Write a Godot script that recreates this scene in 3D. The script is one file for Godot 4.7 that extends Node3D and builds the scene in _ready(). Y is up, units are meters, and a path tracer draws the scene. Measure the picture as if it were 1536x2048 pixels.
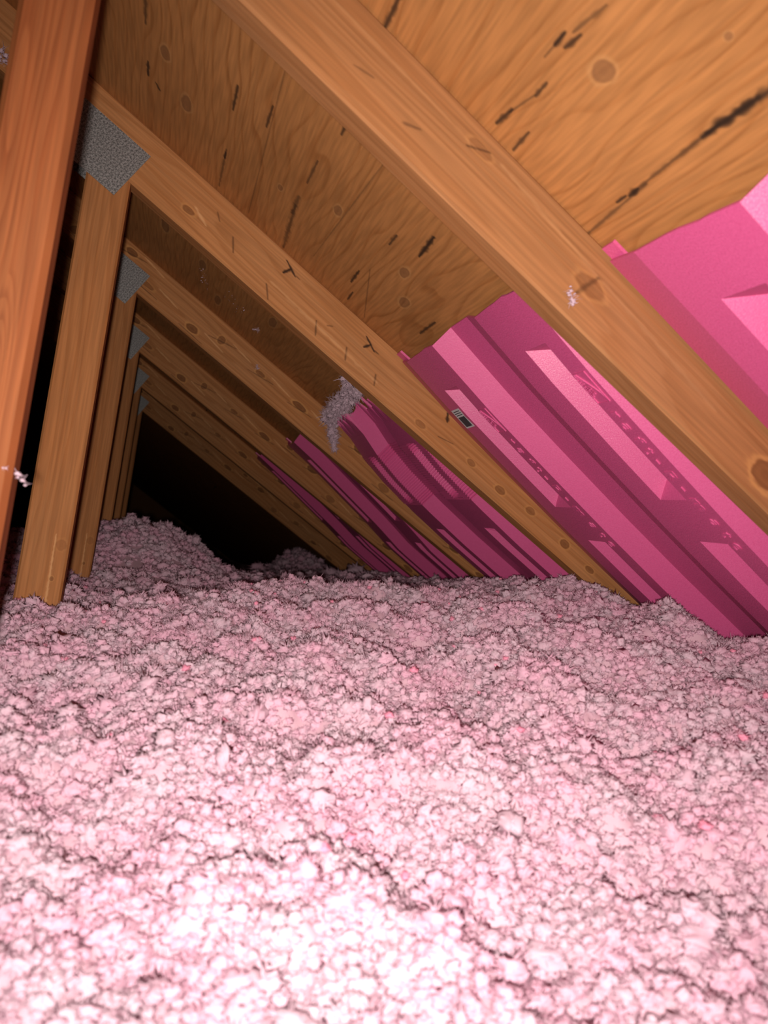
extends Node3D
# Attic under a pitched roof: trusses, plywood deck, foam rafter vents, loose blown insulation.
# Roof frame: s runs down the slope, h is the depth under the deck, z runs along the attic.

const CY := 0.75                       # height of the lens above the attic floor
const TH := 0.66969                    # roof pitch
const Y0 := 0.67028 + CY               # deck height straight above the lens
const RL := -1.1                       # rafters begin here (ridge)
const RE := 2.2                        # and end here (eave)
var DZ := [0.7048, 1.3135, 1.9300, 2.5423, 3.1621, 3.78, 4.40]
var HR := [0.090, 0.093, 0.0885, 0.0915, 0.0895, 0.089, 0.089]
var WW := [0.0595, 0.069, 0.066, 0.066, 0.066, 0.066, 0.066]
var U := Vector3(cos(TH), -sin(TH), 0)
var N := Vector3(-sin(TH), -cos(TH), 0)
var taken := {}
var M := {}
var rng := RandomNumberGenerator.new()
var nA := FastNoiseLite.new()
var nB := FastNoiseLite.new()
var nC := FastNoiseLite.new()
var nD := FastNoiseLite.new()

func W(s: float, h: float, z: float) -> Vector3:
	return Vector3(0, Y0, z) + U * s + N * h

func numbered(called: String) -> String:
	if not taken.has(called):
		taken[called] = 0
		return called
	taken[called] += 1
	return "%s_%03d" % [called, taken[called]]

func tag(o: Node, label: String, category: String, group := "", kind := "") -> void:
	if label: o.set_meta("label", label)
	if category: o.set_meta("category", category)
	if group: o.set_meta("group", group)
	if kind: o.set_meta("kind", kind)

func base(called: String, at: Vector3) -> Node3D:
	var o := Node3D.new()
	o.name = numbered(called)
	add_child(o)
	o.position = at
	return o

func put(called: String, mesh: Mesh, m: Material, parent: Node, at := Vector3.ZERO) -> MeshInstance3D:
	var o := MeshInstance3D.new()
	o.name = numbered(called) if parent == self else called
	o.mesh = mesh
	if m: o.material_override = m
	o.cast_shadow = GeometryInstance3D.SHADOW_CASTING_SETTING_ON
	parent.add_child(o, true)
	o.position = at
	return o

# one flat polygon face (fan), wound so that it shows towards 'out'
func face(st: SurfaceTool, pts: Array, uvs: Array, out: Vector3) -> void:
	var n: Vector3 = (pts[1] - pts[0]).cross(pts[2] - pts[0])
	if n.length() < 1e-12 and pts.size() > 3:
		n = (pts[2] - pts[0]).cross(pts[3] - pts[0])
	n = n.normalized()
	var flip := n.dot(out) > 0.0
	var nn := n if flip else -n
	for i in range(1, pts.size() - 1):
		var idx := [0, i + 1, i] if flip else [0, i, i + 1]
		for k in idx:
			st.set_normal(nn)
			st.set_uv(uvs[k])
			st.add_vertex(pts[k])

# ------------------------------------------------------------------ textures
func mixc(a: Color, b: Color, t: float) -> Color:
	return a.lerp(b, clampf(t, 0.0, 1.0))

func tex_from(data: PackedByteArray, w: int, h: int) -> ImageTexture:
	var im := Image.create_from_data(w, h, false, Image.FORMAT_RGB8, data)
	im.generate_mipmaps()
	return ImageTexture.create_from_image(im)

func blend_px(d: PackedByteArray, i: int, c: Color, t: float) -> void:
	d[i] = int(lerpf(d[i], c.r * 255.0, t))
	d[i + 1] = int(lerpf(d[i + 1], c.g * 255.0, t))
	d[i + 2] = int(lerpf(d[i + 2], c.b * 255.0, t))

# dark pitch streak / crack from (x0,y0) to (x1,y1), all in texture pixels
func streak(d: PackedByteArray, w: int, h: int, x0: float, y0: float, x1: float, y1: float, r: float, c: Color, k: float) -> void:
	var a := Vector2(x0, y0)
	var b := Vector2(x1, y1)
	var ab := b - a
	for y in range(maxi(0, int(minf(y0, y1) - r - 1)), mini(h, int(maxf(y0, y1) + r + 2))):
		for x in range(maxi(0, int(minf(x0, x1) - r - 1)), mini(w, int(maxf(x0, x1) + r + 2))):
			var p := Vector2(x, y) - a
			var t := clampf(p.dot(ab) / maxf(ab.length_squared(), 0.01), 0.0, 1.0)
			var dist := (p - ab * t).length()
			var rr := r * (0.35 + 0.65 * sin(PI * (0.08 + 0.84 * t))) * (0.75 + 0.5 * nB.get_noise_2d(x * 6.0, y * 6.0))
			var v := 1.0 - smoothstep(0.0, rr * 1.35 + 0.8, dist)
			if v > 0.0:
				blend_px(d, (y * w + x) * 3, c, v * k)

func knot(d: PackedByteArray, w: int, h: int, cx: float, cy: float, rx: float, ry: float, core: Color, rim: Color, k: float) -> void:
	for y in range(maxi(0, int(cy - ry * 2)), mini(h, int(cy + ry * 2 + 1))):
		for x in range(maxi(0, int(cx - rx * 2)), mini(w, int(cx + rx * 2 + 1))):
			var q := Vector2((x - cx) / rx, (y - cy) / ry).length() * (1.0 + 0.12 * nB.get_noise_2d(x * 5.0, y * 5.0))
			var i := (y * w + x) * 3
			var ring := exp(-pow((q - 1.15) / 0.2, 2.0))
			if ring > 0.03: blend_px(d, i, rim, ring * 0.55 * k)
			if q < 1.05:
				blend_px(d, i, core, (1.0 - smoothstep(0.85, 1.05, q)) * (0.66 + 0.07 * sin(q * 9.0)) * k)

func deck_texture() -> ImageTexture:
	var w := 2048
	var h := 1024
	var d := PackedByteArray()
	d.resize(w * h * 3)
	var c0 := Color8(171, 114, 66)
	var c1 := Color8(146, 90, 47)
	var c2 := Color8(177, 120, 72)
	for y in h:
		var s := y / 839.34
		for x in w:
			var z := x / 839.34
			var wob := nA.get_noise_2d(z * 130.0, s * 560.0)
			var wob2 := nC.get_noise_2d(z * 420.0, s * 1500.0)
			var g := s * 46.0 + wob * 2.6 + wob2 * 0.3
			var f := g - floorf(g)
			var line := smoothstep(0.66, 0.93, f) * (1.0 - smoothstep(0.93, 1.0, f))
			var fib := nB.get_noise_2d(z * 900.0, s * 14000.0)
			var blot := nA.get_noise_2d(z * 300.0 + 900.0, s * 500.0)
			var c := mixc(mixc(c0, c2, 0.5 + blot * 0.6), c1, line * (0.12 + 0.6 * (0.5 + 0.5 * nC.get_noise_2d(z * 200.0 + 77.0, s * 500.0))))
			var k := 1.0 + fib * 0.08 + blot * 0.04
			var i := (y * w + x) * 3
			d[i] = clampi(int(c.r * 255.0 * k), 0, 255)
			d[i + 1] = clampi(int(c.g * 255.0 * k), 0, 255)
			d[i + 2] = clampi(int(c.b * 255.0 * k), 0, 255)
	var px := func(z: float) -> float: return (z + 1.949) * 839.34
	var py := func(s: float) -> float: return (s + 0.35) * 839.34
	var dark := Color8(38, 26, 20)
	# knots: s, z, half length along z, half width along s
	for q in [[0.457, -0.549, 0.0125, 0.0105], [0.503, -0.446, 0.0035, 0.003], [0.02, -1.073, 0.016, 0.008], [0.06, -1.147, 0.02, 0.009],
			[0.327, -1.066, 0.014, 0.007], [0.236, -1.141, 0.008, 0.005], [0.456, -1.067, 0.016, 0.008], [0.488, -1.143, 0.018, 0.009],
			[0.035, -1.657, 0.035, 0.01], [0.136, -1.696, 0.03, 0.009], [0.191, -1.827, 0.03, 0.009], [0.327, -1.677, 0.03, 0.01]]:
		knot(d, w, h, px.call(q[1]), py.call(q[0]), q[2] * 839.34, q[3] * 839.34, Color8(120, 82, 56), Color8(196, 146, 96), 0.75)
	# streaks: s0, z0, s1, z1, half width, strength
	for q in [[0.424, -0.504, 0.418, -0.545, 0.003, 0.5], [0.424, -0.541, 0.421, -0.562, 0.0042, 0.85], [0.413, -0.568, 0.413, -0.552, 0.004, 0.95], [0.413, -0.585, 0.413, -0.55, 0.0025, 0.5],
			[0.429, -0.625, 0.429, -0.604, 0.0035, 0.75], [0.421, -0.665, 0.428, -0.625, 0.0015, 0.5], [0.418, -0.69, 0.421, -0.66, 0.004, 0.9], [0.448, -0.70, 0.447, -0.665, 0.0032, 0.75],
			[0.554, -0.40, 0.552, -0.52, 0.0065, 0.9], [0.552, -0.46, 0.551, -0.515, 0.007, 0.85], [0.551, -0.5, 0.556, -0.62, 0.0032, 0.6], [0.556, -0.612, 0.557, -0.627, 0.0045, 0.95],
			[0.555, -0.63, 0.555, -0.645, 0.004, 0.9], [0.557, -0.6, 0.565, -0.72, 0.0028, 0.5], [0.277, -0.64, 0.277, -0.715, 0.005, 0.85],
			[-0.013, -0.97, -0.013, -1.05, 0.004, 0.6], [-0.009, -1.13, -0.009, -1.165, 0.004, 0.9], [0.005, -1.165, 0.012, -1.175, 0.005, 0.8], [0.135, -1.0, 0.135, -1.06, 0.004, 0.8],
			[0.137, -1.17, 0.137, -1.3, 0.003, 0.5], [0.137, -1.18, 0.137, -1.2, 0.004, 0.8], [0.189, -0.975, 0.188, -1.03, 0.0035, 0.75], [0.284, -0.87, 0.284, -0.91, 0.004, 0.75],
			[0.271, -1.0, 0.27, -1.07, 0.003, 0.6], [0.267, -1.12, 0.268, -1.18, 0.008, 0.45], [0.268, -1.15, 0.278, -1.31, 0.007, 0.5], [0.451, -0.935, 0.455, -1.0, 0.006, 1.0],
			[0.413, -1.0, 0.413, -1.035, 0.004, 0.75], [0.403, -1.17, 0.404, -1.225, 0.004, 0.85], [0.417, -1.25, 0.418, -1.29, 0.003, 0.8], [0.415, -1.14, 0.46, -1.3, 0.0015, 0.35],
			[0.543, -1.12, 0.543, -1.19, 0.004, 0.8], [0.19, -0.85, 0.2, -1.3, 0.0012, 0.3], [0.35, -0.8, 0.33, -1.25, 0.0012, 0.3]]:
		streak(d, w, h, px.call(q[1]), py.call(q[0]), px.call(q[3]), py.call(q[2]), q[4] * 839.34 * 0.8, dark, q[5] * 0.85)
	return tex_from(d, w, h)

# sawn board: u runs along the length, v 0 to 0.5 is the wide face, the rest the edge and the back
func board_texture(off: float, light: Color, deep: Color, late: float, marks: Array, length: float, width: float, loops: Array) -> ImageTexture:
	var w := 2048
	var h := 256
	var d := PackedByteArray()
	d.resize(w * h * 3)
	var sx := length / w
	var sy := width * 2.0 / h
	for y in h:
		var b := y * sy
		for x in w:
			var a := x * sx
			var wob := nA.get_noise_2d(a * 90.0 + off, b * 900.0 + off)
			var g := b * 55.0 + wob * 2.2 + nC.get_noise_2d(a * 300.0, b * 3000.0 + off) * 0.25
			for lp in loops:      # cathedral grain: long nested ovals
				var q := Vector2((a - lp[0]) / lp[2], (b - lp[1]) / lp[3]).length()
				if q < 1.6: g += (1.6 - q) * 2.0
			var f := g - floorf(g)
			var line := smoothstep(0.3, 0.9, f) * (1.0 - smoothstep(0.9, 1.0, f))
			var fib := nB.get_noise_2d(a * 500.0 + off, b * 16000.0)
			var blot := nC.get_noise_2d(a * 240.0 + off, b * 700.0 + 31.0)
			var c := mixc(light, deep, line * late + 0.35 * (0.5 + blot))
			var k := 1.0 + fib * 0.07 + blot * 0.07
			var i := (y * w + x) * 3
			d[i] = clampi(int(c.r * 255.0 * k), 0, 255)
			d[i + 1] = clampi(int(c.g * 255.0 * k), 0, 255)
			d[i + 2] = clampi(int(c.b * 255.0 * k), 0, 255)
	for q in marks:
		if q[0] == "knot":
			knot(d, w, h, q[1] / sx, q[2] / sy, q[3] / sx, q[4] / sy, Color8(104, 62, 34), Color8(198, 142, 84), q[5])
		else:
			streak(d, w, h, q[1] / sx, q[2] / sy, q[3] / sx, q[4] / sy, q[5] / sx, Color8(52, 32, 20) if q[0] == "crack" else Color8(228, 178, 130), q[6])
	return tex_from(d, w, h)

func noise_texture(freq: float, size: int, lo: Color, hi: Color, seed_: int, bump := false, strength := 4.0) -> NoiseTexture2D:
	var n := FastNoiseLite.new()
	n.seed = seed_
	n.frequency = freq
	n.fractal_octaves = 3
	var t := NoiseTexture2D.new()
	t.width = size
	t.height = size
	t.seamless = true
	t.noise = n
	if bump:
		t.as_normal_map = true
		t.bump_strength = strength
	else:
		var g := Gradient.new()
		g.set_color(0, lo)
		g.set_color(1, hi)
		t.color_ramp = g
	return t

func wood(tex: Texture2D) -> StandardMaterial3D:
	var m := StandardMaterial3D.new()
	m.albedo_texture = tex
	m.roughness = 0.72
	m.metallic_specular = 0.3
	return m

func plain(c: Color, rough := 0.8) -> StandardMaterial3D:
	var m := StandardMaterial3D.new()
	m.albedo_color = c
	m.roughness = rough
	return m

func make_materials() -> void:
	M.deck = wood(deck_texture())
	var tan0 := Color8(178, 122, 78)
	var tan1 := Color8(152, 96, 54)
	var L := RE - RL
	var o := -RL
	M.rafter1 = wood(board_texture(0.0, Color8(158, 108, 70), Color8(136, 86, 50), 0.35, [
		["crack", 0.41 + o, 0.03, 0.432 + o, 0.017, 0.0025, 0.6], ["knot", 0.422 + o, 0.022, 0.016, 0.006, 0.35],
		["crack", 0.602 + o, 0.03, 0.592 + o, 0.062, 0.004, 0.5], ["knot", 0.6 + o, 0.045, 0.02, 0.01, 0.4], ["knot", 0.897 + o, 0.058, 0.022, 0.016, 0.9],
		["pale", 0.2 + o, 0.02, 0.42 + o, 0.025, 0.006, 0.14], ["pale", 0.45 + o, 0.018, 0.6 + o, 0.03, 0.009, 0.2], ["pale", 0.61 + o, 0.03, 0.8 + o, 0.045, 0.009, 0.14],
		["crack", 0.28 + o, 0.055, 0.30 + o, 0.05, 0.003, 0.35], ["crack", 0.35 + o, 0.062, 0.365 + o, 0.054, 0.004, 0.4]], L, 0.09, [[0.3 + o, 0.05, 0.3, 0.02]]))
	M.rafter2 = wood(board_texture(40.0, tan0, tan1, 0.4, [
		["crack", 0.297 + o, 0.012, 0.325 + o, 0.024, 0.0035, 0.9], ["crack", 0.311 + o, 0.018, 0.305 + o, 0.033, 0.003, 1.0], ["crack", 0.325 + o, 0.022, 0.333 + o, 0.022, 0.004, 0.5],
		["crack", 0.485 + o, 0.018, 0.512 + o, 0.03, 0.0035, 0.9], ["crack", 0.5 + o, 0.024, 0.493 + o, 0.037, 0.003, 1.0], ["crack", 0.512 + o, 0.028, 0.52 + o, 0.028, 0.004, 0.5],
		["crack", 0.205 + o, 0.045, 0.222 + o, 0.066, 0.0018, 0.5], ["crack", 0.296 + o, 0.068, 0.315 + o, 0.088, 0.0018, 0.5], ["crack", 0.4 + o, 0.058, 0.415 + o, 0.08, 0.0018, 0.5], ["crack", 0.16 + o, 0.03, 0.172 + o, 0.04, 0.0018, 0.4],
		["crack", 0.47 + o, 0.058, 0.482 + o, 0.078, 0.0018, 0.5], ["crack", 0.54 + o, 0.06, 0.55 + o, 0.078, 0.0018, 0.5],
		["knot", 0.124 + o, 0.062, 0.012, 0.006, 0.7], ["pale", 0.13 + o, 0.05, 0.16 + o, 0.062, 0.007, 0.5], ["crack", 0.688 + o, 0.024, 0.697 + o, 0.038, 0.005, 0.9],
		["knot", 0.66 + o, 0.075, 0.012, 0.006, 0.5], ["crack", 0.7 + o, 0.07, 0.73 + o, 0.062, 0.003, 0.45], ["knot", 0.78 + o, 0.066, 0.01, 0.006, 0.6], ["knot", 0.857 + o, 0.069, 0.012, 0.007, 0.7],
		["knot", 0.93 + o, 0.06, 0.011, 0.007, 0.6], ["knot", 1.026 + o, 0.064, 0.012, 0.008, 0.8], ["knot", 1.1 + o, 0.07, 0.011, 0.006, 0.7], ["knot", 1.17 + o, 0.074, 0.011, 0.006, 0.7],
		["pale", 0.3 + o, 0.06, 0.55 + o, 0.07, 0.01, 0.35], ["crack", 0.42 + o, 0.052, 0.428 + o, 0.046, 0.0025, 0.4]], L, 0.093, []))
	var far := []
	var r2 := RandomNumberGenerator.new()
	r2.seed = 5
	for i in 16:
		var a := 0.9 + i * 0.11 + r2.randf() * 0.06
		var b := r2.randf_range(0.015, 0.08)
		far.append(["knot", a, b, r2.randf_range(0.008, 0.022), r2.randf_range(0.005, 0.011), r2.randf_range(0.5, 1.0)])
		far.append(["crack", a - 0.03, b + 0.012, a + 0.04, b + r2.randf_range(-0.01, 0.02), 0.004, 0.4])
		far.append(["pale", a + 0.03, b - 0.012, a + 0.09, b - 0.004, 0.006, 0.5])
	M.rafter3 = wood(board_texture(95.0, tan0, tan1, 0.45, far, L, 0.09, []))
	var red0 := Color8(142, 82, 47)
	var red1 := Color8(116, 60, 31)
	# web boards: length is measured from the foot
	M.web1 = wood(board_texture(150.0, red0, red1, 0.5, [], 1.7, 0.06, [[1.115, 0.026, 0.075, 0.0075], [1.0, 0.03, 0.14, 0.0085], [1.4, 0.045, 0.2, 0.012]]))
	M.web2 = wood(board_texture(210.0, Color8(170, 112, 68), Color8(142, 86, 46), 0.35, [
		["knot", 0.93, 0.012, 0.012, 0.008, 0.25], ["crack", 0.66, 0.035, 0.675, 0.06, 0.003, 0.35], ["pale", 0.68, 0.02, 0.95, 0.022, 0.004, 0.5], ["pale", 0.7, 0.018, 0.78, 0.016, 0.006, 0.5], ["knot", 0.8, 0.02, 0.006, 0.004, 0.4], ["knot", 0.86, 0.018, 0.005, 0.003, 0.7]], 1.7, 0.069, []))
	# galvanised connector plate
	var pd := PackedByteArray()
	var pw := 192
	pd.resize(pw * pw * 3)
	for y in pw:
		for x in pw:
			var v := 0.68 + 0.22 * nB.get_noise_2d(x * 14.0, y * 14.0) + 0.05 * nA.get_noise_2d(x * 30.0, y * 30.0)
			var sx := x % 8
			var sy := (y + (4 if int(x / 8.0) % 2 else 0)) % 16
			if sx < 2 and sy < 7: v *= 0.74
			pd[(y * pw + x) * 3] = int(v * 196)
			pd[(y * pw + x) * 3 + 1] = int(v * 190)
			pd[(y * pw + x) * 3 + 2] = int(v * 190)
	M.plate = StandardMaterial3D.new()
	M.plate.albedo_texture = tex_from(pd, pw, pw)
	M.plate.metallic = 0.35
	M.plate.roughness = 0.55
	M.foam = StandardMaterial3D.new()
	M.foam.albedo_texture = noise_texture(0.12, 256, Color8(204, 76, 132), Color8(216, 90, 146), 8)
	M.foam.normal_enabled = true
	M.foam.normal_texture = noise_texture(0.25, 256, Color.BLACK, Color.WHITE, 9, true, 2.0)
	M.foam.normal_scale = 0.35
	M.foam.uv1_triplanar = true
	M.foam.uv1_scale = Vector3(7, 7, 7)
	M.foam.roughness = 0.5
	M.foam.metallic_specular = 1.0
	M.label = plain(Color8(206, 200, 204), 0.6)
	M.ink = plain(Color8(58, 58, 66), 0.6)
	M.fluff = StandardMaterial3D.new()
	M.fluff.vertex_color_use_as_albedo = true
	M.fluff.roughness = 1.0
	M.fluff.metallic_specular = 0.05
	M.fluff.backlight_enabled = true
	M.fluff.backlight = Color(0.6, 0.6, 0.6)
	M.bed = plain(Color(0.58, 0.36, 0.43).linear_to_srgb(), 1.0)
	M.bed.metallic_specular = 0.05
	M.boards = plain(Color8(171, 114, 66), 0.8)
	M.gypsum = plain(Color8(200, 196, 188), 0.9)

# ------------------------------------------------------------------ timber
# board along axis A from o, wide across B, thick across C; skew_* slides the two end cuts along A per metre of B
func board_mesh(o: Vector3, A: Vector3, B: Vector3, C: Vector3, length: float, width: float, thick: float, skew_a: float, skew_b: float, c := 0.0028) -> ArrayMesh:
	var st := SurfaceTool.new()
	st.begin(Mesh.PRIMITIVE_TRIANGLES)
	var ring := [Vector2(c, 0), Vector2(width - c, 0), Vector2(width, c), Vector2(width, thick - c), Vector2(width - c, thick), Vector2(c, thick), Vector2(0, thick - c), Vector2(0, c)]
	var vs := [c / width * 0.5, 0.5 - c / width * 0.5, 0.51, 0.69, 0.71, 0.89, 0.91, 0.99, 1.0]
	var seg := 6
	var mid := o + A * length * 0.5 + B * width * 0.5 + C * thick * 0.5
	for i in 8:
		var p: Vector2 = ring[i]
		var q: Vector2 = ring[(i + 1) % 8]
		var out := B * ((p.x + q.x) * 0.5 - width * 0.5) + C * ((p.y + q.y) * 0.5 - thick * 0.5)
		if absf(p.x - q.x) > c * 1.5: out = C * signf((p.y + q.y) * 0.5 - thick * 0.5)
		elif absf(p.y - q.y) > c * 1.5: out = B * signf((p.x + q.x) * 0.5 - width * 0.5)
		for k in seg:
			var t0 := k / float(seg)
			var t1 := (k + 1) / float(seg)
			var pts := []
			var uvs := []
			for e in [[p, t0, vs[i]], [q, t0, vs[i + 1]], [q, t1, vs[i + 1]], [p, t1, vs[i]]]:
				var r: Vector2 = e[0]
				var a: float = lerpf(skew_a * r.x, length + skew_b * r.x, e[1])
				pts.append(o + A * a + B * r.x + C * r.y)
				uvs.append(Vector2(a / length, e[2]))
			face(st, pts, uvs, out)
	for e in [0, 1]:
		var pts := []
		var uvs := []
		for r in ring:
			var a: float = (skew_a * r.x) if e == 0 else (length + skew_b * r.x)
			pts.append(o + A * a + B * r.x + C * r.y)
			uvs.append(Vector2(0.3 + r.x, r.y))
		face(st, pts, uvs, A * (-1.0 if e == 0 else 1.0))
	st.generate_tangents()
	return st.commit()

func plate_mesh(o: Vector3, A: Vector3, B: Vector3, C: Vector3, la: float, lb: float, t: float) -> ArrayMesh:
	var st := SurfaceTool.new()
	st.begin(Mesh.PRIMITIVE_TRIANGLES)
	var P := func(a: float, b: float, c: float) -> Vector3: return o + A * a + B * b + C * c
	face(st, [P.call(0, 0, 0), P.call(la, 0, 0), P.call(la, lb, 0), P.call(0, lb, 0)], [Vector2(0, 0), Vector2(1, 0), Vector2(1, 1), Vector2(0, 1)], -C)
	face(st, [P.call(0, 0, t), P.call(la, 0, t), P.call(la, lb, t), P.call(0, lb, t)], [Vector2(0, 0), Vector2(1, 0), Vector2(1, 1), Vector2(0, 1)], C)
	var cor := [Vector2(0, 0), Vector2(la, 0), Vector2(la, lb), Vector2(0, lb)]
	for i in 4:
		var p: Vector2 = cor[i]
		var q: Vector2 = cor[(i + 1) % 4]
		var out := A * ((p.x + q.x) * 0.5 - la * 0.5) + B * ((p.y + q.y) * 0.5 - lb * 0.5)
		face(st, [P.call(p.x, p.y, 0), P.call(q.x, q.y, 0), P.call(q.x, q.y, t), P.call(p.x, p.y, t)], [Vector2(0, 0), Vector2(0.05, 0), Vector2(0.05, 0.05), Vector2(0, 0.05)], out)
	return st.commit()

func build_truss(k: int) -> void:
	var labels := [
		"plain pale roof truss whose rafter carries one white fluff tuft beside a knot",
		"roof truss with two dark arrow-shaped splits in its rafter and a large grey plate",
		"knotty brown roof truss behind the truss with the arrow-shaped splits",
		"dim roof truss between the knotty brown truss and the truss behind it",
		"dim roof truss just in front of the last rafter before the black",
		"barely lit roof truss bordering the black end of the attic",
		"hardly visible roof truss standing deepest in the black end of the attic"]
	var z: float = -DZ[k]
	var t := base("roof_truss", Vector3(0, 0, z))
	tag(t, labels[k], "roof truss", "roof trusses")
	var hr: float = HR[k]
	var ww: float = WW[k]
	var o := Vector3(0, Y0, 0)
	var rm: Material = [M.rafter1, M.rafter2, M.rafter3][mini(k, 2)]
	var back := Vector3(0, 0, -1)
	var shift := 0.0 if k < 3 else (k - 2) * 0.13
	put("rafter", board_mesh(o + U * (RL - shift * 0.0), U, N, back, RE - RL, hr, 0.038, 0, 0), rm, t)
	# web post: right edge x = xw + m y (lens-relative), leaning a little
	var m := 0.14506
	var A := Vector3(m, 1, 0).normalized()
	var B := Vector3(-A.y, A.x, 0)
	var foot := Vector3(-0.11717 + m * (-CY + 0.0126), 0.0126, 0)
	# reach of an edge line until the underside of the rafter
	var reach := func(p: Vector3) -> float:
		return (hr - (p - o).dot(N)) / A.dot(N)
	var r0: float = reach.call(foot)
	var r1: float = reach.call(foot + B * ww)
	var f1 := -B.y / A.y          # level foot
	put("web", board_mesh(foot, A, B, back, r0 - 0.0005, ww, 0.038, f1, (r1 - r0) / ww, 0.0055 if k == 0 else 0.0035), M.web1 if k == 0 else M.web2, t)
	# toothed connector plates, front and back
	for side in [0.0012, -0.038]:
		put("connector_plate", plate_mesh(Vector3(0, Y0, side) + U * -0.105 + N * 0.036, U, N, back, 0.131, 0.092, 0.0012), M.plate, t)

# ------------------------------------------------------------------ foam rafter vents
func lerp_table(t: Array, x: float) -> float:
	if x <= t[0][0]: return t[0][1]
	for i in range(1, t.size()):
		if x <= t[i][0]:
			return lerpf(t[i - 1][1], t[i][1], (x - t[i - 1][0]) / (t[i][0] - t[i - 1][0]))
	return t[-1][1]

const PROFILE := [[0.0, 0.011], [0.06, 0.029], [0.203, 0.0385], [0.230, 0.008], [0.29, 0.008], [0.345, 0.029], [0.493, 0.0385], [0.520, 0.008], [0.562, 0.008]]
const BARS := [0.108, 0.398]

func vent_h(spec: Dictionary, s: float, w: float) -> float:
	var h: float = lerp_table(PROFILE, w) + lerp_table(spec.sag, s) + (lerp_table(spec.near_sag, s) * smoothstep(0.1, 0.562, w) if spec.has("near_sag") else 0.0)
	for b0 in BARS:
		if w > b0 and w < b0 + 0.057:
			var x: float = w - b0
			var depth: float = clampf(x / 0.018, 0, 1) * clampf((0.057 - x) / 0.012, 0, 1)
			for seg in spec.bars:
				if s > seg[0] and s < seg[1]:
					h -= 0.028 * depth * clampf((s - seg[0]) / 0.028, 0, 1) * clampf((seg[1] - s) / 0.022, 0, 1)
	if spec.has("ribs") and s > spec.ribs[0] and s < spec.ribs[1]:
		var ph: float = (s - spec.ribs[0]) / 0.006
		h += 0.0040 * absf(2.0 * (ph - floorf(ph)) - 1.0) - 0.0020
	return h

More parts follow.
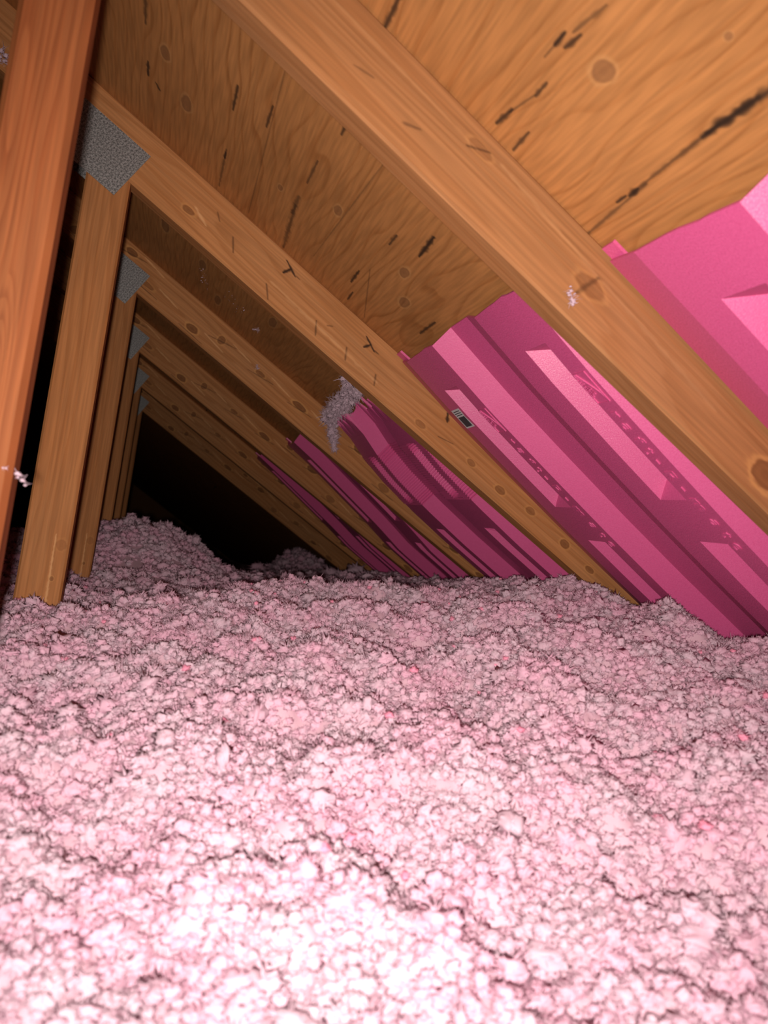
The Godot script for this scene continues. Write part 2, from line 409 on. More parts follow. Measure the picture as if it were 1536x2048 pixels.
func build_vent(spec: Dictionary) -> Node3D:
	var ws := [0.0, 0.06, 0.108, 0.126, 0.153, 0.165, 0.203, 0.230, 0.29, 0.345, 0.398, 0.416, 0.443, 0.455, 0.493, 0.520, 0.562]
	if spec.has("torn"):
		var more := []
		var x := 0.006
		while x < 0.56:
			more.append(x)
			x += 0.008
		for a in more:
			var ok := true
			for b in ws:
				if absf(a - b) < 0.002: ok = false
			if ok: ws.append(a)
		ws.sort()
	var ss := []
	var s: float = spec.top
	while s < spec.end:
		ss.append(s)
		var step := 0.03
		if spec.has("ribs") and s >= spec.ribs[0] - 0.001 and s < spec.ribs[1]: step = 0.0015
		elif spec.has("torn") and s < spec.top + 0.03: step = 0.01
		var nxt := s + step
		for seg in spec.bars:
			for e in [seg[0], seg[0] + 0.028, seg[1] - 0.022, seg[1]]:
				if e > s + 0.0004 and e < nxt: nxt = e
		if spec.has("ribs") and spec.ribs[0] > s + 0.0004 and spec.ribs[0] < nxt: nxt = spec.ribs[0]
		s = nxt
	ss.append(spec.end)
	var z0: float = spec.z
	var o := W(spec.top, 0.006, z0)
	var t := base("rafter_vent", o)
	tag(t, spec.label, "rafter vent", "pink foam rafter vents")
	var P := []
	var Q := []
	var jr := RandomNumberGenerator.new()
	jr.seed = int(spec.seed)
	var jag := []
	for w in ws:
		jag.append(jr.randf_range(-0.016, 0.030) if spec.has("torn") else (0.0022 * sin(w * 23.0 + spec.seed) + jr.randf_range(-0.0012, 0.0012)))
	for a in ss:
		var fr := []
		var bk := []
		for i in ws.size():
			var w: float = ws[i]
			var sj: float = a + jag[i] * clampf(1.0 - (a - spec.top) / 0.045, 0.0, 1.0)
			var h := vent_h(spec, a, w)
			fr.append(W(sj, h, z0 + w + 0.005) - o)
			bk.append(W(sj, h - 0.0035, z0 + w + 0.005) - o)
		P.append(fr)
		Q.append(bk)
	var st := SurfaceTool.new()
	st.begin(Mesh.PRIMITIVE_TRIANGLES)
	var uv := [Vector2.ZERO, Vector2.ZERO, Vector2.ZERO, Vector2.ZERO]
	for i in ss.size() - 1:
		for j in ws.size() - 1:
			# split every cell so that recess corners are mitred
			var quad := [[i, j], [i + 1, j], [i + 1, j + 1], [i, j + 1]]
			var hh := []
			for c in quad: hh.append(vent_h(spec, ss[c[0]], ws[c[1]]))
			if hh[1] + hh[3] < hh[0] + hh[2] - 0.0001: quad = [quad[1], quad[2], quad[3], quad[0]]
			for side in 2:
				var G: Array = P if side == 0 else Q
				var a: Vector3 = G[quad[0][0]][quad[0][1]]
				var b: Vector3 = G[quad[1][0]][quad[1][1]]
				var c: Vector3 = G[quad[2][0]][quad[2][1]]
				var d: Vector3 = G[quad[3][0]][quad[3][1]]
				var out := N if side == 0 else -N
				face(st, [a, b, c], uv, out)
				face(st, [a, c, d], uv, out)
		for j in [0, ws.size() - 1]:
			face(st, [P[i][j], P[i + 1][j], Q[i + 1][j], Q[i][j]], uv, Vector3(0, 0, -1 if j == 0 else 1))
	for i in [0, ss.size() - 1]:
		for j in ws.size() - 1:
			face(st, [P[i][j], P[i][j + 1], Q[i][j + 1], Q[i][j]], uv, U * (-1.0 if i == 0 else 1.0))
	put("foam_tray", st.commit(), M.foam, t)
	if not spec.has("torn"):
		# staple tab at the upper corner
		var tab := BoxMesh.new()
		tab.size = Vector3(0.022, 0.004, 0.02)
		var tb := put("staple_tab", tab, M.foam, t)
		tb.transform = Transform3D(Basis(U, -N, Vector3(0, 0, 1)), W(spec.top - 0.004, 0.006, z0 + 0.016) - o)
	if spec.has("text"):
		var s0: float = spec.text
		for wt in [0.187, 0.477]:
			emboss(t, spec, o, z0 + wt, s0, wt)
	return t

func emboss(t: Node3D, spec: Dictionary, o: Vector3, z: float, s0: float, wt: float) -> void:
	var font := SystemFont.new()
	font.font_names = PackedStringArray(["Droid Sans"])
	var words := Node3D.new()
	words.name = "embossed_lettering"
	t.add_child(words, true)
	# product lettering, tops towards +z, read down the slope
	var text := "raft-R-mate"
	var s := s0
	for ch in text:
		var tm := TextMesh.new()
		tm.text = ch
		tm.font = font
		tm.font_size = 64
		tm.pixel_size = 0.00042
		tm.depth = 0.0034
		tm.curve_step = 2.0
		var adv := {"r": 0.019, "a": 0.026, "f": 0.019, "t": 0.02, "-": 0.018, "R": 0.032, "m": 0.042, "e": 0.026}
		var o2 := put("letter", tm, M.foam, words)
		var h := vent_h(spec, s, wt)
		var sl := (vent_h(spec, s + 0.02, wt) - vent_h(spec, s - 0.02, wt)) / 0.04
		var Un := (U + N * sl).normalized()
		var Nn := (N - U * sl).normalized()
		o2.transform = Transform3D(Basis(Un * 1.22, Vector3(0, 0, 0.85), Nn), W(s + adv[ch] * 0.5, h + 0.0006, z) - o)
		s += adv[ch] * 1.02
	# maker's mark: frame, sweeping arcs and two lines of small capitals
	var st := SurfaceTool.new()
	st.begin(Mesh.PRIMITIVE_TRIANGLES)
	var bar := func(a: Vector2, b: Vector2, r: float) -> void:
		var d := (b - a).normalized() * r
		var e := Vector2(-d.y, d.x)
		var c := [a + e, b + e, b - e, a - e]
		var top := []
		var low := []
		for q in c:
			var hq := vent_h(spec, s0 + q.x, wt + q.y * 0.9)
			top.append(W(s0 + q.x, hq + 0.0014, z + q.y) - o)
			low.append(W(s0 + q.x, hq - 0.0006, z + q.y) - o)
		var uv := [Vector2.ZERO, Vector2.ZERO, Vector2.ZERO, Vector2.ZERO]
		face(st, top, uv, N)
		for i in 4:
			var j := (i + 1) % 4
			var mid: Vector2 = ((c[i] + c[j]) - (a + b)) * 0.5
			face(st, [top[i], top[j], low[j], low[i]], uv, U * mid.x + Vector3(0, 0, mid.y))
	var x0 := -0.062
	var x1 := -0.012
	for e in [[x0, -0.014, x1, -0.014], [x1, -0.014, x1, 0.013], [x1, 0.013, x0, 0.013], [x0, 0.013, x0, -0.014]]:
		bar.call(Vector2(e[0], e[1]), Vector2(e[2], e[3]), 0.00045)
	for arc in [[-0.004, 0.017, 0.046], [0.002, 0.0105, 0.026]]:
		var last := Vector2.ZERO
		for i in 13:
			var a := i / 12.0
			var q := Vector2(x0 + 0.001 + 0.048 * a, arc[0] + arc[1] * sin(a * PI * 0.62) - 0.012 * (1.0 - a))
			q.y = clampf(q.y, -0.013, 0.0125)
			if i > 0: bar.call(last, q, 0.0006)
			last = q
	put("emblem_outline", st.commit(), M.foam, words)
	var row := 0
	for line in ["OWENS", "CORNING"]:
		var tm := TextMesh.new()
		tm.text = line
		tm.font = font
		tm.font_size = 32
		tm.pixel_size = 0.00021
		tm.depth = 0.0016
		tm.curve_step = 4.0
		var l := put("emblem_text", tm, M.foam, words)
		var sle := (vent_h(spec, s0 - 0.017, wt) - vent_h(spec, s0 - 0.057, wt)) / 0.04
		l.transform = Transform3D(Basis((U + N * sle).normalized(), Vector3(0, 0, 1), (N - U * sle).normalized()), W(s0 - 0.037, vent_h(spec, s0 - 0.037, wt) + 0.0006, z - 0.004 - row * 0.0062) - o)
		row += 1

func build_sticker(t: Node3D, spec: Dictionary) -> void:
	# paper label with a bar code next to the far edge
	var s0 := 0.681
	var o: Vector3 = t.position
	var w := 0.088
	var h := vent_h(spec, s0 + 0.015, w)
	var sl := (vent_h(spec, s0 + 0.035, w) - vent_h(spec, s0 - 0.005, w)) / 0.04
	var Un := (U + N * sl).normalized()
	var Nn := (N - U * sl).normalized()
	var bas := Basis(Un, -Nn, Vector3(0, 0, 1))
	var b := BoxMesh.new()
	b.size = Vector3(0.042, 0.0006, 0.032)
	var l := put("paper_label", b, M.label, t)
	l.transform = Transform3D(bas, W(s0 + 0.016, h + 0.0004, spec.z + w) - o)
	var blk := BoxMesh.new()
	blk.size = Vector3(0.022, 0.0006, 0.024)
	put("printed_block", blk, M.ink, l, Vector3(0.007, -0.0003, 0))
	for i in 3:
		var ln := BoxMesh.new()
		ln.size = Vector3(0.0016, 0.0006, 0.024)
		put("printed_line", ln, M.ink, l, Vector3(-0.0165 + i * 0.0042, -0.0003, 0))

# ------------------------------------------------------------------ blown insulation
var z_base := [[-9.0, -0.36], [-5.0, -0.27], [-3.0, -0.19], [-2.3, -0.165], [-1.8, -0.155], [-1.45, -0.132], [-1.25, -0.124], [-0.95, -0.166], [-0.7, -0.222], [-0.45, -0.30], [0.0, -0.40], [2.0, -0.42]]

func ground(x: float, z: float, fine := true) -> float:
	var y := lerp_table(z_base, z)
	# drifts
	y += 0.165 * exp(-pow((x - 0.0) / 0.19, 2.0) - pow((z + 2.35) / 0.34, 2.0))
	y += 0.16 * exp(-pow((x + 0.35) / 0.28, 2.0) - pow((z + 2.6) / 0.6, 2.0))
	y += 0.155 * exp(-pow((x - 0.80) / 0.15, 2.0) - pow((z + 4.1) / 0.25, 2.0))
	y += 0.022 * exp(-pow((x - 0.74) / 0.09, 2.0) - pow((z + 1.33) / 0.12, 2.0))
	y += 0.018 * exp(-pow((x - 0.78) / 0.05, 2.0) - pow((z + 1.05) / 0.06, 2.0))
	y += 0.020 * exp(-pow((x - 0.24) / 0.09, 2.0) - pow((z + 1.42) / 0.1, 2.0))
	var wx := x + nA.get_noise_2d(x * 700.0, z * 700.0) * 0.02
	var wz := z + nA.get_noise_2d(x * 700.0 + 500.0, z * 700.0) * 0.02
	y += nC.get_noise_2d(x * 420.0, z * 420.0) * 0.026
	y += nA.get_noise_2d(x * 950.0 + 210.0, z * 950.0) * 0.022
	y -= nD.get_noise_2d(wx * 1250.0, wz * 1250.0) * 0.017 + 0.006
	if fine:
		y -= nD.get_noise_2d(wx * 3300.0 + 300.0, wz * 3300.0) * 0.008
		y += nB.get_noise_2d(x * 1900.0 + 90.0, z * 1900.0) * 0.011
		y += nA.get_noise_2d(x * 5200.0, z * 5200.0) * 0.004
	# the vents press the edge down
	var cap := (0.67028 * cos(TH) - 0.118 - x * sin(TH)) / cos(TH)
	return minf(y, cap + nC.get_noise_2d(x * 900.0, z * 900.0) * 0.01)

func nodule(seed_: int, spikes: int) -> ArrayMesh:
	var r := RandomNumberGenerator.new()
	r.seed = seed_
	var sp := SphereMesh.new()
	sp.radial_segments = 12
	sp.rings = 8
	sp.radius = 1.0
	sp.height = 2.0
	var arr := sp.get_mesh_arrays()
	var vs: PackedVector3Array = arr[Mesh.ARRAY_VERTEX]
	var ids: PackedInt32Array = arr[Mesh.ARRAY_INDEX]
	var st := SurfaceTool.new()
	st.begin(Mesh.PRIMITIVE_TRIANGLES)
	st.set_smooth_group(0)
	for i in ids:
		var v := vs[i]
		var k := 0.84 + 0.7 * nA.get_noise_3d(v.x * 110.0 + seed_ * 40.0, v.y * 110.0, v.z * 110.0) + 0.6 * nA.get_noise_3d(v.x * 330.0, v.y * 330.0 + seed_ * 70.0, v.z * 330.0)
		st.add_vertex(v * k * Vector3(1.1, 0.85, 1.0))
	for i in spikes:
		var d := Vector3(r.randfn(), r.randfn() * 0.8 + 0.25, r.randfn()).normalized()
		var e := d.cross(Vector3(r.randfn(), r.randfn(), r.randfn())).normalized()
		var f := d.cross(e)
		var bend := e * r.randf_range(-0.5, 0.5) + f * r.randf_range(-0.5, 0.5)
		var a := d * 0.6
		var tip := d * r.randf_range(1.05, 1.75) + bend
		var rad := r.randf_range(0.07, 0.2)
		for k in 3:
			var a0 := TAU * k / 3.0
			var a1 := TAU * (k + 1) / 3.0
			st.add_vertex(a + (e * cos(a0) + f * sin(a0)) * rad)
			st.add_vertex(tip)
			st.add_vertex(a + (e * cos(a1) + f * sin(a1)) * rad)
	st.generate_normals()
	return st.commit()

func fluff_colour(x: float, z: float) -> Color:
	# the pink dye of the fibre is uneven: some drifts took more of it, some less
	var n := 0.5 + 0.9 * nC.get_noise_2d(x * 900.0 + 40.0, z * 900.0) + rng.randf_range(-0.3, 0.3)
	var c := Color(0.64, 0.445, 0.525).lerp(Color(0.71, 0.395, 0.51), clampf(n, 0.0, 1.0))
	return c

var nodules := []

func build_insulation() -> void:
	var t := base("blown_insulation", Vector3(0, CY, 0))
	tag(t, "deep bed of loose pale pink blown fibre insulation covering the attic floor", "insulation", "", "stuff")
	# the body of the bed, down to the floor
	var st := SurfaceTool.new()
	st.begin(Mesh.PRIMITIVE_TRIANGLES)
	st.set_smooth_group(0)
	for patch in [[-0.9, 1.25, -1.75, 0.35, 0.008], [-2.0, 1.25, -13.9, -1.75, 0.05], [-2.0, -0.9, -1.75, 0.35, 0.05]]:
		var dx: float = patch[4]
		var nx := int(ceil((patch[1] - patch[0]) / dx))
		var nz := int(ceil((patch[3] - patch[2]) / dx))
		var first := {}
		var rows := []
		for j in nz + 1:
			var row := PackedVector3Array()
			for i in nx + 1:
				var x: float = patch[0] + (patch[1] - patch[0]) * i / nx
				var z: float = patch[2] + (patch[3] - patch[2]) * j / nz
				row.append(Vector3(x, ground(x, z) - 0.002, z))
			rows.append(row)
		for j in nz:
			for i in nx:
				var a: Vector3 = rows[j][i]
				var b: Vector3 = rows[j][i + 1]
				var c: Vector3 = rows[j + 1][i + 1]
				var d: Vector3 = rows[j + 1][i]
				st.add_vertex(a); st.add_vertex(b); st.add_vertex(c)
				st.add_vertex(a); st.add_vertex(c); st.add_vertex(d)
	st.index()
	st.generate_normals()
	var bed := put("insulation_bed", st.commit(), M.bed, t)
	bed.set_meta("kind", "stuff")
	# the loose nodules on top
	var xf := [[], [], [], []]
	for zone in [[-0.12, -0.62, 0.0074, 0.0060], [-0.62, -1.05, 0.0072, 0.0058], [-1.05, -1.75, 0.0075, 0.006], [-1.75, -2.9, 0.0105, 0.0085], [-2.9, -5.2, 0.02, 0.016]]:
		var z: float = zone[0]
		while z > zone[1]:
			var x0 := maxf(-0.30 + 0.21 * z, -0.9) if z > -1.75 else -0.45
			var x1 := minf(0.42 - 0.92 * z, 1.12)
			var x := x0
			while x < x1:
				var px: float = x + rng.randf_range(-0.6, 0.6) * zone[2]
				var pz: float = z + rng.randf_range(-0.6, 0.6) * zone[2]
				x += zone[2]
				var y := ground(px, pz)
				var r: float = zone[3] * rng.randf_range(0.55, 1.15) * (1.0 + (0.7 if rng.randf() < 0.05 else 0.0))
				var b := Basis(Vector3(rng.randfn(), rng.randfn(), rng.randfn()).normalized(), rng.randf() * TAU)
				b = b.scaled(Vector3(r * rng.randf_range(0.8, 1.3), r * rng.randf_range(0.75, 1.1), r * rng.randf_range(0.8, 1.3)))
				xf[rng.randi() % 4].append([Transform3D(b, Vector3(px, y + rng.randf_range(-0.4, 0.6) * r, pz)), fluff_colour(px, pz)])
			z -= zone[2]
	var wx := []
	for i in 16000:
		var z := -0.3 - 1.5 * sqrt(rng.randf())
		var x := rng.randf_range(-0.30 + 0.21 * z, minf(0.42 - 0.92 * z, 1.1))
		var r := rng.randf_range(0.006, 0.013)
		var b := Basis(Vector3(rng.randfn(), 0, rng.randfn()).normalized(), rng.randf_range(0.0, 0.9)) * Basis(Vector3.UP, rng.randf() * TAU)
		wx.append([Transform3D(b.scaled(Vector3(r, r, r)), Vector3(x, ground(x, z), z)), fluff_colour(x, z)])
	for i in 2500:
		var z := -1.8 - 1.6 * rng.randf()
		var x := rng.randf_range(-0.35, 1.0)
		var r := rng.randf_range(0.008, 0.018)
		var b := Basis(Vector3(rng.randfn(), 0, rng.randfn()).normalized(), rng.randf_range(0.0, 0.9)) * Basis(Vector3.UP, rng.randf() * TAU)
		wx.append([Transform3D(b.scaled(Vector3(r, r, r)), Vector3(x, ground(x, z), z)), fluff_colour(x, z)])
	xf.append(wx)
	# hot pink flecks of strongly dyed fibre lying on top
	var fx := []
	for i in 260:
		var z := -0.2 - 1.5 * sqrt(rng.randf())
		var x := rng.randf_range(-0.30 + 0.21 * z, minf(0.42 - 0.92 * z, 1.1))
		var r := rng.randf_range(0.0022, 0.0052)
		var b := Basis(Vector3(rng.randfn(), rng.randfn(), rng.randfn()).normalized(), rng.randf() * TAU).scaled(Vector3(r, r * 0.8, r * 1.3))
		fx.append([Transform3D(b, Vector3(x, ground(x, z) + 0.0065, z)), Color(0.88, 0.32, 0.46)])
	xf.append(fx)
	for v in 6:
		var mm := MultiMesh.new()
		mm.transform_format = MultiMesh.TRANSFORM_3D
		mm.use_colors = true
		mm.mesh = nodules[mini(v, 4)] if v < 5 else nodules[2]
		mm.instance_count = xf[v].size()
		for i in xf[v].size():
			mm.set_instance_transform(i, xf[v][i][0])
			mm.set_instance_color(i, xf[v][i][1])
		var o := MultiMeshInstance3D.new()
		o.name = "loose_nodules"
		o.multimesh = mm
		o.material_override = M.fluff
		o.cast_shadow = GeometryInstance3D.SHADOW_CASTING_SETTING_ON
		t.add_child(o, true)
		o.set_meta("kind", "stuff")

# one bent tapering fibre bundle
func strand(st: SurfaceTool, a: Vector3, d: Vector3, length: float, rad: float, r: RandomNumberGenerator) -> void:
	var e := d.cross(Vector3(r.randfn(), r.randfn(), r.randfn())).normalized()
	var f := d.cross(e).normalized()
	var bend := e * r.randf_range(-0.9, 0.9) + f * r.randf_range(-0.9, 0.9)
	var last := []
	for i in 4:
		var t := i / 3.0
		var c := a + d * length * t + bend * length * t * t * 0.6
		var w := rad * (1.0 - 0.85 * t)
		var ring := []
		for k in 3:
			var q := TAU * k / 3.0
			ring.append(c + (e * cos(q) + f * sin(q)) * w)
		if i > 0:
			for k in 3:
				var m := (k + 1) % 3
				st.add_vertex(last[k]); st.add_vertex(ring[k]); st.add_vertex(ring[m])
				st.add_vertex(last[k]); st.add_vertex(ring[m]); st.add_vertex(last[m])
		last = ring

func wisp_mesh(seed_: int) -> ArrayMesh:
	var r := RandomNumberGenerator.new()
	r.seed = seed_
	var st := SurfaceTool.new()
	st.begin(Mesh.PRIMITIVE_TRIANGLES)
	st.set_smooth_group(0)
	for i in 9:
		strand(st, Vector3(r.randfn(), 0, r.randfn()) * 0.12, Vector3(r.randfn() * 0.8, 0.9, r.randfn() * 0.8).normalized(), r.randf_range(0.6, 1.2), r.randf_range(0.05, 0.10), r)
	st.generate_normals()
	return st.commit()

# a caught lump of fibre: small nodules and loose strands along a few strokes, joined to one mesh
func lump(called: String, label: String, strokes: Array, group := "") -> void:
	var o: Vector3 = strokes[0][0]
	var st := SurfaceTool.new()
	st.begin(Mesh.PRIMITIVE_TRIANGLES)
	st.set_smooth_group(0)
	for k in strokes:
		for i in int(k[4]) * 2:
			var p: Vector3 = (k[0] as Vector3).lerp(k[1], rng.randf()) - o
			var d := Vector3(rng.randfn(), rng.randfn(), rng.randfn()).normalized()
			var q: Vector3 = p + d * k[2] * sqrt(rng.randf()) * 0.8
			strand(st, q, (d + Vector3(rng.randfn(), rng.randfn(), rng.randfn()) * 0.5).normalized(), k[3] * rng.randf_range(0.9, 2.4), k[3] * rng.randf_range(0.08, 0.2), rng)
	st.generate_normals()
	for k in strokes:
		for i in int(k[4]):
			var p: Vector3 = (k[0] as Vector3).lerp(k[1], rng.randf())
			p += Vector3(rng.randfn(), rng.randfn(), rng.randfn()).normalized() * k[2] * rng.randf()
			var r: float = k[3] * rng.randf_range(0.25, 0.75)
			var b := Basis(Vector3(rng.randfn(), rng.randfn(), rng.randfn()).normalized(), rng.randf() * TAU).scaled(Vector3(r, r * 0.7, r * 1.4))
			st.append_from(nodules[rng.randi() % 4], 0, Transform3D(b, p - o))
	var mat: StandardMaterial3D = M.fluff.duplicate()
	mat.vertex_color_use_as_albedo = false
	mat.albedo_color = Color(0.58, 0.41, 0.48).linear_to_srgb()
	var m := put(called, st.commit(), mat, self, o)
	tag(m, label, "insulation", group)

# ------------------------------------------------------------------ shell
func slab(called: String, a: Vector3, size: Vector3, m: Material, parent: Node, b := Basis.IDENTITY) -> MeshInstance3D:
	var bm := BoxMesh.new()
	bm.size = size
	var o := put(called, bm, m, parent)
	o.transform = Transform3D(b, a)
	return o

func build_shell() -> void:
	var deck := base("roof_deck", W(0, 0, -1.949))
	tag(deck, "orange plywood roof sheathing with knots and dark pitch streaks", "", "", "structure")
	var o := deck.position
	# sheets lie over the rafters, long side along the attic
	var rows := [[-1.1, -0.352], [-0.35, 0.868], [0.870, 2.09]]
	for r in rows:
		for c in [[-1.949, 0.491], [-4.391, -1.951], [-6.833, -4.393], [-9.275, -6.835], [-11.717, -9.277], [-14.0, -11.719], [0.493, 1.6]]:
			var st := SurfaceTool.new()
			st.begin(Mesh.PRIMITIVE_TRIANGLES)
			var p := func(s: float, z: float, h: float) -> Vector3: return W(s, h, z) - o
			var s0: float = r[0]
			var s1: float = r[1]
			var z0: float = c[0]
			var z1: float = c[1]
			var u1 := (z1 - z0) / 2.44
			var v1 := (s1 - s0) / 1.22
			face(st, [p.call(s0, z0, 0), p.call(s1, z0, 0), p.call(s1, z1, 0), p.call(s0, z1, 0)], [Vector2(0, 0), Vector2(0, v1), Vector2(u1, v1), Vector2(u1, 0)], N)
			face(st, [p.call(s0, z0, -0.012), p.call(s1, z0, -0.012), p.call(s1, z1, -0.012), p.call(s0, z1, -0.012)], [Vector2(0, 0), Vector2(0, v1), Vector2(u1, v1), Vector2(u1, 0)], -N)
			for e in [[s0, z0, s1, z0, Vector3(0, 0, -1)], [s0, z1, s1, z1, Vector3(0, 0, 1)], [s0, z0, s0, z1, -U], [s1, z0, s1, z1, U]]:
				face(st, [p.call(e[0], e[1], 0), p.call(e[2], e[3], 0), p.call(e[2], e[3], -0.012), p.call(e[0], e[1], -0.012)], [Vector2(0, 0), Vector2(0.3, 0), Vector2(0.3, 0.01), Vector2(0, 0.01)], e[4])
			st.generate_tangents()
			put("plywood_sheet", st.commit(), M.deck, deck)
	# roofing felt over the sheets closes the joints
	slab("roofing_felt", W(0.55, -0.018, -6.2) - o, Vector3(3.5, 0.01, 15.7), M.ink, deck, Basis(U, -N, Vector3(0, 0, 1)))
	# the other slope of the roof
	var ridge := W(RL, 0, 0)
	var U2 := Vector3(-U.x, U.y, 0)
	var N2 := Vector3(-N.x, N.y, 0)
	slab("plywood_sheet", ridge + U2 * 1.72 - N2 * 0.012 + Vector3(0, 0, -6.2) - o, Vector3(3.44, 0.022, 15.7), M.boards, deck, Basis(-U2, -N2, Vector3(0, 0, 1)))
	var f := slab("floor", Vector3(-0.4, 0.0, -6.2), Vector3(6.2, 0.024, 15.7), M.gypsum, self)
	tag(f, "plasterboard attic floor hidden under the insulation", "", "", "structure")
	var g := slab("wall_far", Vector3(-0.9, 1.05, -14.02), Vector3(5.8, 2.2, 0.05), M.boards, self)
	tag(g, "unlit gable wall in the black end of the attic", "", "", "structure")
	var n := slab("wall_near", Vector3(-0.9, 1.05, 1.62), Vector3(5.8, 2.2, 0.05), M.boards, self)
	tag(n, "plain boarded gable wall closing the attic", "", "", "structure")

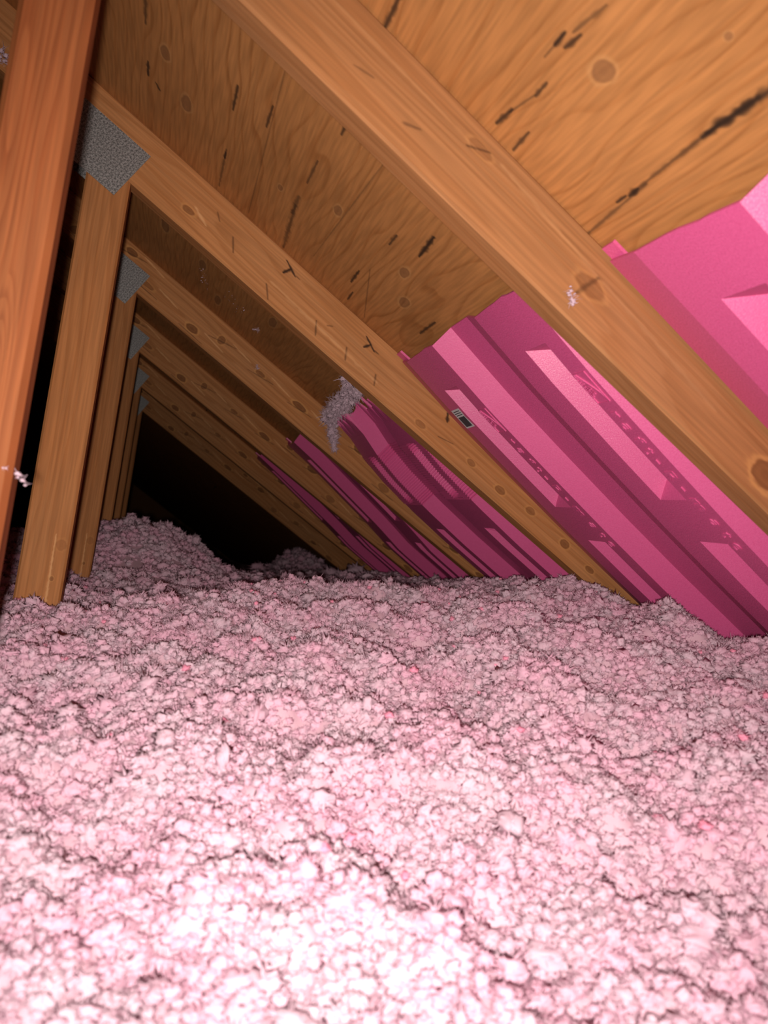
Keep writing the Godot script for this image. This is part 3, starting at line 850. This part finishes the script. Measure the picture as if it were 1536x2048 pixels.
func _ready() -> void:
	rng.seed = 77
	# ---- camera
	var cam := Camera3D.new()
	cam.name = "camera"
	add_child(cam)
	cam.position = Vector3(0, CY, 0)
	cam.rotation = Vector3(deg_to_rad(1.7025), deg_to_rad(-17.0127), 0)
	cam.near = 0.02
	cam.far = 60.0
	var ca := CameraAttributesPhysical.new()
	ca.frustum_focal_length = 18.023
	ca.frustum_focus_distance = 1.35
	ca.exposure_aperture = 4.2
	cam.attributes = ca
	cam.fov = 67.31
	cam.current = true
	# ---- sky: none reaches the closed attic
	var we := WorldEnvironment.new()
	we.name = "environment"
	var env := Environment.new()
	env.background_mode = Environment.BG_COLOR
	env.background_color = Color(0, 0, 0)
	env.tonemap_mode = Environment.TONE_MAPPER_LINEAR
	env.tonemap_exposure = 1.0
	env.sdfgi_enabled = true
	env.ssao_enabled = true
	env.ssil_enabled = true
	we.environment = env
	add_child(we)
	# ---- the phone's flash, a few centimetres beside the lens
	var fl := SpotLight3D.new()
	fl.name = "phone_flash"
	add_child(fl)
	fl.position = Vector3(-0.018, CY - 0.012, 0.03)
	fl.rotation = cam.rotation
	fl.light_color = Color(1.0, 0.97, 0.93)
	fl.light_energy = 1.5
	fl.light_size = 0.01
	fl.spot_angle = 58.0
	fl.spot_angle_attenuation = 1.0
	fl.spot_range = 15.0
	fl.spot_attenuation = 2.0
	fl.shadow_enabled = true

	for e in [[nA, 1, FastNoiseLite.TYPE_SIMPLEX_SMOOTH, 3], [nB, 2, FastNoiseLite.TYPE_SIMPLEX, 2], [nC, 3, FastNoiseLite.TYPE_SIMPLEX_SMOOTH, 2], [nD, 4, FastNoiseLite.TYPE_CELLULAR, 1]]:
		var n: FastNoiseLite = e[0]
		n.seed = e[1]
		n.noise_type = e[2]
		n.frequency = 0.01
		n.fractal_octaves = e[3]
	nD.fractal_type = FastNoiseLite.FRACTAL_NONE
	nD.cellular_return_type = FastNoiseLite.RETURN_DISTANCE
	nD.cellular_jitter = 1.0
	make_materials()
	for i in 4: nodules.append(nodule(11 + i, 30))
	nodules.append(wisp_mesh(31))

	build_shell()
	for k in 6: build_truss(k)

	var bars := [[0.075, 0.358], [0.445, 0.728], [0.815, 1.1]]
	var shifted := func(top: float) -> Array:
		var a := []
		for b in bars: a.append([top + b[0], top + b[1]])
		return a
	var v1 := {"z": -DZ[0], "top": 0.600, "end": 1.93, "seed": 3, "bars": shifted.call(0.605), "sag": [[0.6, 0.0], [0.9, 0.008], [1.3, 0.02], [1.9, 0.03]], "text": 0.79,
		"label": "bright pink foam rafter vent between the plain truss and the roof corner above"}
	build_vent(v1)
	var v2 := {"z": -DZ[1], "top": 0.562, "end": 1.93, "seed": 1, "bars": shifted.call(0.562), "sag": [[0.56, 0.0], [0.70, 0.016], [0.83, 0.026], [0.98, 0.036], [1.12, 0.043], [1.3, 0.049], [1.9, 0.05]], "text": 0.752,
		"label": "pink foam rafter vent with embossed lettering and a small bar-code label"}
	build_sticker(build_vent(v2), v2)
	var v3 := {"z": -DZ[2], "top": 0.585, "end": 1.93, "seed": 4, "torn": true, "ribs": [0.70, 0.86], "bars": [[0.70, 0.86], [0.95, 1.23], [1.32, 1.6]], "sag": [[0.58, 0.0], [0.64, 0.006], [0.70, 0.024], [0.78, 0.038], [0.88, 0.047], [1.0, 0.053], [1.3, 0.058], [1.9, 0.06]],
		"label": "pink foam rafter vent with a finely ribbed band and torn fluffy top"}
	build_vent(v3)
	var v4 := {"z": -DZ[3], "top": 0.572, "end": 1.93, "seed": 5, "bars": shifted.call(0.572), "sag": [[0.57, 0.0], [0.66, 0.005], [0.94, 0.034], [1.05, 0.05], [1.4, 0.06]],
		"label": "dim pink foam rafter vent right behind the knotty brown truss"}
	build_vent(v4)
	var v5 := {"z": -DZ[4], "top": 0.548, "end": 1.93, "seed": 6, "bars": shifted.call(0.548), "sag": [[0.55, 0.0], [0.66, 0.008], [0.94, 0.034], [1.05, 0.048], [1.4, 0.06]],
		"label": "darkest pink foam rafter vent, deepest of the row towards the black end"}
	build_vent(v5)

	build_insulation()
	# ---- fibre caught on the roof timbers and the torn vent
	var z3: float = -DZ[2]
	lump("insulation_clump", "ragged greyish pink clump of fluff caught on the torn vent top", [
		[W(0.548, 0.022, -1.55), W(0.562, 0.03, -1.72), 0.020, 0.010, 260],
		[W(0.558, 0.03, -1.70), W(0.57, 0.032, -1.87), 0.022, 0.010, 260],
		[W(0.58, 0.032, -1.87), W(0.622, 0.062, -1.90), 0.013, 0.008, 130],
		[W(0.61, 0.055, -1.897), W(0.638, 0.078, -1.905), 0.006, 0.006, 50],
		[W(0.518, 0.05, -1.47), W(0.55, 0.022, -1.58), 0.013, 0.009, 110]])
	lump("insulation_tuft", "small white tuft of fluff stuck to the plain pale rafter", [[W(0.583, 0.066, -0.700), W(0.597, 0.078, -0.700), 0.004, 0.0032, 14]])
	lump("insulation_tuft", "pinkish grey fluff stuck high on the rafter with arrow-shaped splits", [[W(-0.29, 0.08, -1.308), W(-0.21, 0.08, -1.308), 0.014, 0.006, 50]])
	lump("insulation_tuft", "thin scrap of fibre sticking out from the side of the nearer web post", [[Vector3(-0.1085, CY + 0.054, -0.715), Vector3(-0.1005, CY + 0.043, -0.72), 0.002, 0.0028, 10], [Vector3(-0.117, CY + 0.056, -0.704), Vector3(-0.112, CY + 0.056, -0.705), 0.002, 0.0022, 4]])
	lump("insulation_tuft", "tiny fluff speck on the knotty brown rafter", [[W(0.352, 0.034, -1.927), W(0.362, 0.04, -1.927), 0.004, 0.0032, 9]])
	lump("insulation_tuft", "tiny fluff speck on the dark deck above the knotty brown rafter", [[W(0.300, 0.003, -1.80), W(0.310, 0.003, -1.78), 0.006, 0.003, 9]])
	lump("insulation_tuft", "thin line of fluff specks on dark deck beside the large grey plate", [[W(0.14, 0.003, -1.72), W(0.16, 0.003, -1.78), 0.012, 0.0022, 9], [W(0.2, 0.003, -1.7), W(0.26, 0.003, -1.74), 0.02, 0.0018, 10]])
